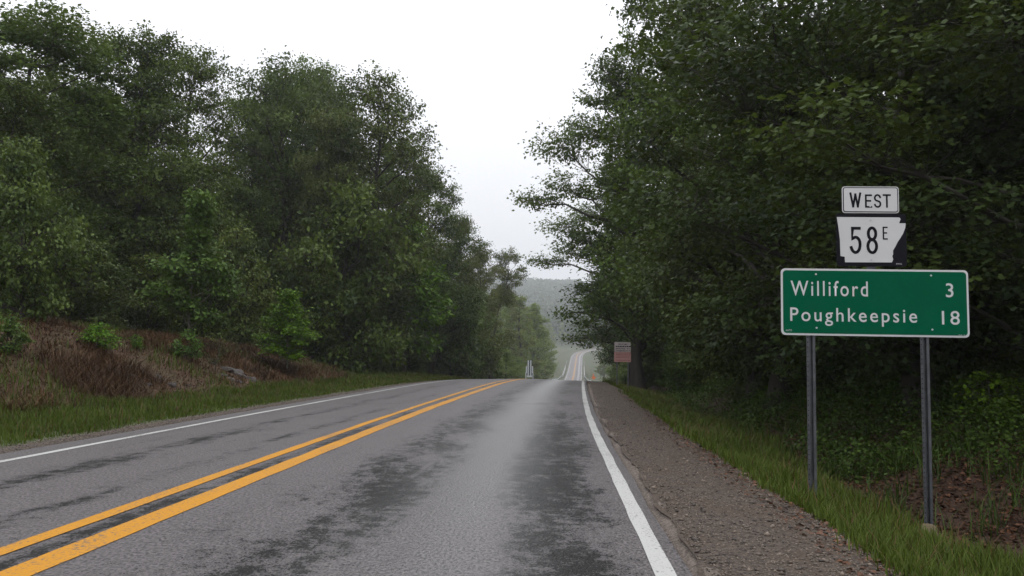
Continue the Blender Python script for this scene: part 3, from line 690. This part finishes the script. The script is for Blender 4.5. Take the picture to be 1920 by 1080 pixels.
# shrubs on the bank and slope
for px, py, top, pr, nm, lab, wd in [
 (185, 655, 606, BUSH[0], 'shrub', 'pale green shrub on the crest of the brown bank', 1.6),
 (350, 676, 612, BUSH[1], 'shrub', 'bright small bush in front of the pale-stemmed young tree', 1.0),
 (405, 695, 630, TWIGGY, 'shrub', 'twiggy dark-stemmed bush above the grey-violet outcrop', 1.0),
 (255, 655, 625, BUSH[1], 'shrub', 'small faint shrub between the pale green and bright bushes', 1.1),
 (15, 660, 590, BUSH[0], 'shrub', 'leafy shrub at the left picture edge on the bank', 1.2),
 (440, 668, 622, TWIGGY, 'shrub', 'thin twiggy bush at the right of the dark-stemmed one', 1.0),
 (1860, 800, 690, BUSH[1], 'shrub', 'broad-leaved bush on the slope right of the sign', 1.4),
 (1690, 770, 712, BUSH[0], 'shrub', 'low bush on the slope between the sign posts', 1.5),
 (1790, 750, 690, BUSH[1], 'shrub', 'bush high on the slope behind the right sign post', 1.5),
 (1450, 770, 722, BUSH[0], 'shrub', 'low green bush on the slope left of the sign posts', 1.6)]:
    p = on_ground(px, py)
    if not p: continue
    h = (on_plane(px, top, p.y).z - p.z); plant(pr, nm, 'shrub', lab, p.x, p.y, h, wide=wd)

# ------------------------------------------------------------------ signs
M_STEEL = simple('galvanised_steel', (.11, .115, .125), .45, .5, .5, .45, 14)
M_ALU = simple('aluminium', (.55, .57, .58), .5, .5, .0, .2, 10)
M_SIGNWHITE = simple('sign_white', (.60, .60, .60), .45, .4, 0, .06, 3)
M_BLACK = simple('sign_black', (.008, .008, .012), .6, .1, 0, .1, 5)
M_GREEN = simple('sign_green', (.0, .098, .046), .6, .04, 0, .12, 3)
M_PINK = simple('faded_red', (.34, .185, .165), .5, .4, 0, .12, 6)
M_RED = simple('red_print', (.2, .07, .065), .5, .4, 0, .1, 6)
M_PALE = simple('weathered_white', (.32, .28, .265), .5, .4, 0, .15, 6)
M_ORANGE = simple('sign_orange', (.75, .16, .01), .5, .4, 0, .1, 4)
M_HOLE_SHADE = simple('hole_shade', (.008, .008, .01), .8, .2)  # near-black colour standing in for the shade inside post holes

def text_mesh(t, box, y, mat, bold=0.0, name='lettering', spacing=1.0):
    """flat lettering filling box (x0, x1, z0, z1) on the plane y, facing -y"""
    cu = bpy.data.curves.new('t', 'FONT'); cu.body = t; cu.offset = bold; cu.space_character = spacing; cu.resolution_u = 4
    o = bpy.data.objects.new('t', cu); COL.objects.link(o); dg = bpy.context.evaluated_depsgraph_get(); dg.update()
    me = bpy.data.meshes.new_from_object(o.evaluated_get(dg)); bpy.data.objects.remove(o); bpy.data.curves.remove(cu); me.name = name
    n = len(me.vertices); co = np.empty(n * 3, np.float32); me.vertices.foreach_get('co', co); co = co.reshape(-1, 3)
    lo, hi = co.min(0), co.max(0); out_ = np.empty_like(co)
    out_[:, 0] = box[0] + (co[:, 0] - lo[0]) / (hi[0] - lo[0]) * (box[1] - box[0])
    out_[:, 2] = box[2] + (co[:, 1] - lo[1]) / (hi[1] - lo[1]) * (box[3] - box[2]); out_[:, 1] = y
    me.vertices.foreach_set('co', out_.ravel()); me.materials.clear(); me.materials.append(mat); me.update(); return me
def ribbon(paths, w, box, y, mat):
    """lettering drawn as even-width strokes; paths in a unit box, fitted to box with the stroke inside it"""
    x0, x1, z0, z1 = box; h = w / 2; V = []; Fq = []; lay = 0
    for path in paths:
        p = np.array([(x0 + h + a * (x1 - x0 - w), z0 + h + b * (z1 - z0 - w)) for a, b in path]); closed = np.allclose(p[0], p[-1])
        n = len(p); d = unit(np.diff(p, axis=0)); nr = np.stack([-d[:, 1], d[:, 0]], -1); off = np.empty_like(p)
        for i in range(n):
            a = nr[i - 1] if i > 0 else (nr[-1] if closed else nr[0]); b = nr[i] if i < n - 1 else (nr[0] if closed else nr[-1])
            mvec = (a + b) / 2; off[i] = mvec / max(.35, mvec @ mvec)
        if not closed: p[0] -= d[0] * h; p[-1] += d[-1] * h
        b0 = len(V); yy = y - lay * .0003; lay += 1
        for i in range(n):
            for sg in (1, -1): q_ = p[i] + off[i] * h * sg; V.append((q_[0], yy, q_[1]))
        Fq += [(b0 + 2*i, b0 + 2*i + 1, b0 + 2*i + 3, b0 + 2*i + 2) for i in range(n - 1)]
    return mesh_np('lettering', V, Fq, mat)
def arc(cx, cy, rx, ry, a0, a1, n=14): return [(cx + rx * math.cos(math.radians(a0 + (a1 - a0) * i / n)), cy + ry * math.sin(math.radians(a0 + (a1 - a0) * i / n))) for i in range(n + 1)]
GLYPH = {
 'W': [[(0, 1), (.26, 0)], [(.26, 0), (.5, .92)], [(.5, .92), (.74, 0)], [(.74, 0), (1, 1)]],
 'E': [[(1, 1), (0, 1), (0, 0), (1, 0)], [(0.05, .52), (.82, .52)]],
 'T': [[(0, 1), (1, 1)], [(.5, .95), (.5, 0)]],
 'S': [arc(.5, .75, .48, .25, 15, 90, 5) + arc(.5, .75, .5, .25, 100, 235, 9) + arc(.5, .25, .5, .25, 55, -80, 9) + arc(.5, .25, .5, .25, -90, -165, 5)],
 '5': [[(.93, 1), (.1, 1), (.04, .55)] + arc(.46, .36, .54, .27, 125, 0, 9) + arc(.44, .32, .56, .32, 0, -158, 12)],
 '8': [arc(.5, .26, .5, .26, 90, 450, 26), arc(.5, .765, .43, .235, -90, 270, 24)],
}
def disc(c, r, y0, y1, n=10): return [(c[0] + r * math.cos(6.2832 * i / n), c[1] + r * math.sin(6.2832 * i / n)) for i in range(n)]

def route_sign():
    YS = 8.8
    A = on_plane(1525, 632, YS); 
    cg = on_plane(1637.5, 567.5, YS)                    # centre of the green panel
    k = (on_plane(1737.5, 568, YS).x - on_plane(1537.5, 567, YS).x) / 200.0   # metres per photo pixel there
    root = thing('route_sign', 'green distance sign for Williford and Poughkeepsie with white West 58E route plates above', 'road sign', (cg.x, YS, 0))
    root.rotation_euler = (0, math.radians(.3), 0)
    base_z = cg.z
    def Z(zy): return base_z + (786 - zy) / 3.177 * k     # rows and columns measured on an enlargement of the sign
    def Xc(zx): return (zx - 691) / 3.177 * k
    # U-channel posts
    for px, py_b, ptop in ((1525, 940, 505), (1743.5, 990, 505)):
        b = on_plane(px, py_b, YS); x = b.x - cg.x; zt = base_z + .33
        w, d, t = .045, .038, .006
        prof = [(-w, 0), (-w, -t), (-.022, -t), (-.016, -d), (.016, -d), (.022, -t), (w, -t), (w, 0), (.018, 0), (.012, -d + t), (-.012, -d + t), (-.018, 0)]
        prof = [(x + p[0], -p[1] + .012) for p in prof]
        gzz = gz(cg.x + x, YS)
        po = link('post', MB().column(prof, gzz - .25, zt).mesh('post', M_STEEL), root)
        hb = MB(); z_ = gzz + .1
        while z_ < zt - .1:
            hb.prism(disc((0, 0), .006, 0, 0, 6), -.0015, .0015, (x, .0105 + .0015 - .0015, z_)); 
            z_ += .0254 * 2
        ho = link('hole_shade_disc', hb.mesh('hole_shade_disc', M_HOLE_SHADE), po); ho['kind'] = 'stuff'; ho.location = (-.034, 0, 0)  # solid dark discs in place of openings; hole shade is in their colour
    # destination panel
    w, h = 1118 / 3.177 * k, 410 / 3.177 * k
    pn = link('destination_panel', MB().prism(rounded(w, h, .045), -.003, .003, (0, 0, base_z)).mesh('destination_panel', M_SIGNWHITE), root)
    link('panel_face', MB().prism(rounded(w - .042, h - .042, .035), -.0055, -.0035, (0, 0, base_z)).mesh('panel_face', M_GREEN), pn)
    for t, x0, x1, zt, zb in (('Williford', 190, 653, 656, 750), ('3', 1115, 1160, 662, 748), ('Poughkeepsie', 186, 942, 822, 932), ('18', 1088, 1193, 830, 914), ('AHTD', 158, 195, 957, 968), ('D2-2', 1185, 1220, 972, 983)):
        link('lettering', text_mesh(t, (Xc(x0), Xc(x1), Z(zb), Z(zt)), -.0075, M_SIGNWHITE, .006 if len(t) > 4 or t in ('3', '18') else 0, spacing=1.25 if len(t) > 2 else 1.15), pn)
    for bx in (343, 1030):
        for bz in (616, 945):
            link('bolt', MB().prism(disc((0, 0), .010, 0, 0), -.011, -.0055, (Xc(bx), 0, Z(bz))).mesh('bolt', M_ALU), pn)
    # shield plate
    rm = link('route_marker', MB().prism(rounded(420 / 3.177 * k, 326 / 3.177 * k, .03), -.003, .003, (Xc(680), 0, Z(400))).mesh('route_marker', M_BLACK), root)
    st = [(474, 260), (850, 260), (857, 270), (848, 296), (887, 296), (884, 322), (871, 358), (852, 390), (836, 413), (822, 442), (808, 464), (808, 488), (803, 500), (808, 520), (800, 538), (520, 540), (518, 506), (493, 502), (491, 400), (481, 310)]
    link('state_outline', MB().prism([(Xc(a), Z(b)) for a, b in st], -.0055, -.0035).mesh('state_outline', M_SIGNWHITE), rm)
    for t, x0, x1, zt, zb, bo in (('5', 553, 620, 320, 488, .035), ('8', 649, 719, 317, 488, .035), ('E', 748, 778, 318, 398, .02), ('MTG', 826, 858, 543, 552, 0)):
        if t == 'MTG': link('lettering', text_mesh(t, (Xc(x0), Xc(x1), Z(zb), Z(zt)), -.0075, M_SIGNWHITE), rm)
        else: link('lettering', ribbon(GLYPH[t], (.031 if t != 'E' else .0145), (Xc(x0), Xc(x1), Z(zb), Z(zt)), -.0075, M_BLACK), rm)
    for bz in (276, 523): link('bolt', MB().prism(disc((0, 0), .009, 0, 0), -.011, -.0055, (Xc(677), 0, Z(bz))).mesh('bolt', M_ALU), rm)
    # WEST plate
    w, h = 342 / 3.177 * k, 166 / 3.177 * k; o3 = (Xc(679), 0, Z(151))
    dp = link('direction_plate', MB().prism(rounded(w, h, .03), -.003, .003, o3).mesh('direction_plate', M_SIGNWHITE), root)
    link('border', MB().prism(rounded(w - .018, h - .018, .025), -.0048, -.0035, o3).mesh('border', M_BLACK), dp)
    link('plate_face', MB().prism(rounded(w - .036, h - .036, .018), -.0065, -.0052, o3).mesh('plate_face', M_SIGNWHITE), dp)
    for t, x0, x1, zt, zb in (('W', 552, 623, 106, 200), ('E', 645, 688, 118, 201), ('S', 699, 743, 116, 201), ('T', 752, 801, 116, 200)):
        link('lettering', ribbon(GLYPH[t], .0215 if t == 'W' else .0185, (Xc(x0), Xc(x1), Z(zb), Z(zt)), -.008, M_BLACK), dp)
    for bz in (113, 193): link('bolt', MB().prism(disc((0, 0), .008, 0, 0), -.0115, -.0065, (Xc(676), 0, Z(bz))).mesh('bolt', M_ALU), dp)
    # stub post carrying the two upper plates
    x = Xc(678); prof = [(x - .045, .012), (x + .045, .012), (x + .045, .018), (x + .016, .05), (x - .016, .05), (x - .045, .018)]
    link('stub_post', MB().column(prof, base_z - .28, Z(75)).mesh('stub_post', M_STEEL), root)
    for zz in (.22, -.22): link('brace_bar', MB().box((0, .024 + .035, base_z + zz), (1.5, .016, .05)).mesh('brace_bar', M_STEEL), root)
    b = on_plane(1743, 990, YS - .12); rock((b.x, b.y, gz(b.x, b.y) + .085), .12, 'tan rock lying at the foot of the right sign post', me=rock_mesh(44, M_TANROCK), sc=(1.1, .8, .7))
route_sign()

def weight_sign():
    YS = 36.0; c = on_plane(1167.3, 660, YS); k = (on_plane(1267, 660, YS).x - on_plane(1167, 660, YS).x) / 100
    root = thing('weight_limit_sign', 'small weathered weight limit sign, white over pink, by the right shoulder', 'road sign', (c.x, YS, 0))
    g0 = gz(c.x, YS)
    for dx in (-.24, .24): link('post', MB().box((dx, .03, (g0 - .3 + c.z + .4) / 2), (.05, .04, c.z + .4 - g0 + .3)).mesh('post', M_STEEL), root)
    w = 30.5 * k; h1 = 18.5 * k; h2 = 18.8 * k
    up = link('limit_panel', MB().prism(rounded(w, h1, .02), -.003, .003, (0, 0, c.z + h1 / 2 + .004)).mesh('limit_panel', M_PALE), root)
    lo = link('notice_panel', MB().prism(rounded(w * 1.03, h2, .02), -.003, .003, (0, 0, c.z - h2 / 2 - .004)).mesh('notice_panel', M_PINK), root)
    def row(t, i, x0, x1, hh=.055): link('lettering', text_mesh(t, (x0 * w, x1 * w, c.z + h1 - .06 - i * .095 - hh, c.z + h1 - .06 - i * .095), -.006, M_BLACK, .02), up)
    row('WEIGHT LIMIT', 0, -.3, .3); row('SINGLE AXLE', 2, -.43, .15); row('9 T', 2, .28, .44); row('TANDEM AXLE', 3, -.43, .18); row('15 T', 3, .24, .45)
    g = np.random.default_rng(3)
    def marks(z, hh, mat, par):
        mb = MB(); x = -.42 * w
        while x < .40 * w:
            l = g.uniform(.05, .11); mb.box((x + l / 2, -.005, z), (l, .002, hh)); x += l + .022
        link('lettering', mb.mesh('lettering', mat), par)
    marks(c.z + h1 - .06 - .095 - .028, .05, M_BLACK, up)
    for i in range(6):
        if i != 4: marks(c.z - .05 - i * .062, .026, M_RED, lo)
weight_sign()

def back_sign():
    Y = 125.0; c = on_plane(992.8, 690, Y); k = float(on_plane(1092.8, 690, Y).x - c.x) / 100; c0 = c.x; g0 = gz(c0, Y)
    def Z(zy): return c.z + (690 - (660 + zy / 18)) * k
    root = thing('road_sign', 'bare metal back of a stepped road sign facing oncoming traffic at the crest', 'road sign', (c0, Y, 0))
    for dx in (-.54, .54): link('post', MB().box((dx, 0, (g0 - .3 + Z(690)) / 2), (.12, .08, Z(690) - g0 + .3)).mesh('post', M_ALU), root)
    link('upper_panel', MB().box((0, .08, (Z(285) + Z(480)) / 2), (.66, .02, Z(285) - Z(480))).mesh('upper_panel', M_STEEL), root)
    link('lower_panel', MB().box((0, .08, (Z(488) + Z(790)) / 2), (1.12, .02, Z(488) - Z(790))).mesh('lower_panel', M_STEEL), root)
    for x, a, b in ((-.19, 285, 800), (.19, 285, 800), (-.45, 485, 710), (.45, 485, 710)):
        link('stiffener', MB().box((x, .03, (Z(a) + Z(b)) / 2), (.17, .05, Z(a) - Z(b))).mesh('stiffener', M_ALU), root)
    link('plaque', MB().box((0, .0, (Z(795) + Z(850)) / 2), (.78, .03, Z(795) - Z(850))).mesh('plaque', M_ALU), root)
back_sign()

def warning_sign():
    Y = 230.0; c = on_plane(1113, 708, Y); g0 = gz(c.x, Y); r = .62
    root = thing('work_sign', 'small orange diamond warning sign with flag beyond the crest, right of the road', 'warning sign', (c.x, Y, 0))
    link('diamond_panel', MB().prism([(r, 0), (0, r), (-r, 0), (0, -r)], -.01, .01, (0, 0, c.z)).mesh('diamond_panel', M_ORANGE), root)
    link('post', MB().box((0, .04, (g0 - .2 + c.z + .5) / 2), (.06, .05, c.z + .5 - g0 + .2)).mesh('post', M_STEEL), root)
    link('flag', MB().prism([(-.05, .5), (.25, .85), (-.1, 1.15), (-.2, .8)], -.012, .012, (-.1, .02, c.z)).mesh('flag', M_ORANGE), root)
warning_sign()

# ------------------------------------------------------------------ bridge and guardrails
M_CONC = simple('concrete', (.36, .35, .35), .8, .3, 0, .3, 2)
def along(u, Y, z): 
    return Vector((float(road_c(Y)) + u, Y, float(road_z(Y)) + z))
def bar(mb, a, b, w, h):
    d = b - a; M_ = d.to_track_quat('Y', 'Z').to_matrix(); mb.box((a + b) / 2, (w, d.length, h), M_)
def bridge():
    root = thing('bridge', 'small road bridge with pale concrete railings over the creek in the dip', 'bridge', tuple(along(0, 372, -1)))
    off = -root.location
    def ch(nm, mb, mt, par=root):
        o = link(nm, mb.mesh(nm, mt), par); o.location = off if par is root else (0, 0, 0); return o
    ys = np.arange(340, 406, 6)
    for a, b in zip(ys[:-1], ys[1:]):
        mb = MB(); bar(mb, along(0, a, -.45), along(0, b, -.45), 9.4, .6); ch('deck_span', mb, M_CONC)
    for sgn in (-1, 1):
        for a, b in zip(ys[:-1], ys[1:]):
            mb = MB(); bar(mb, along(4.45 * sgn, a, .0), along(4.45 * sgn, b, .0), .3, .3); ch('curb', mb, M_CONC)
            mb = MB(); bar(mb, along(4.5 * sgn, a, .85), along(4.5 * sgn, b, .85), .22, .25); ch('railing', mb, M_CONC)
        for y in np.arange(340, 401.1, 3):
            p = along(4.5 * sgn, y, .44); ch('railing_post', MB().box(p, (.28, .5, .62)), M_CONC)
    for y in (340, 372, 403): ch('pier', MB().box(along(0, y, -4.0), (8, .8, 6.4)), M_CONC)
bridge()
def guardrail(pts, label):
    root = thing('guardrail', label, 'guardrail', tuple(along(pts[0][0], pts[0][1], 0)), group='guardrails at the bridge ends'); off = -root.location
    P = [along(u, y, max(0, gz(float(road_c(y)) + u, y) - float(road_z(y)))) for u, y in pts]
    for a, b in zip(P[:-1], P[1:]):
        mb = MB(); up = Vector((0, 0, .58)); bar(mb, a + up, b + up, .05, .32); o = link('rail', mb.mesh('rail', M_ALU), root); o.location = off
        n = max(1, int((b - a).length / 3.8))
        for i in range(n + 1):
            p = a.lerp(b, i / n); o = link('post', MB().box(p + Vector((0, 0, .25)), (.15, .15, 1.0)).mesh('post', M_STEEL), root); o.location = off
guardrail([(-7.2, 300), (-5.6, 316), (-4.6, 339)], 'steel guardrail flaring off the near left end of the bridge')
guardrail([(7.2, 300), (5.6, 316), (4.6, 339)], 'steel guardrail flaring off the near right end of the bridge')
guardrail([(-4.6, 404), (-4.6, 440)], 'steel guardrail past the far left end of the bridge')
guardrail([(4.6, 404), (4.6, 440)], 'steel guardrail past the far right end of the bridge')

# ------------------------------------------------------------------ haze
hz = Mat('haze'); pv = hz.n('ShaderNodeVolumePrincipled'); pv.inputs['Color'].default_value = (.93, .96, 1, 1); pv.inputs['Density'].default_value = .00042
pv.inputs['Anisotropy'].default_value = 0.2
hz.t.links.new(pv.outputs[0], hz.out.inputs['Volume'])
hb = MB().box((20, 1015, 82), (2200, 2220, 210)).mesh('haze', hz.m)
link('haze', hb, kind='stuff')
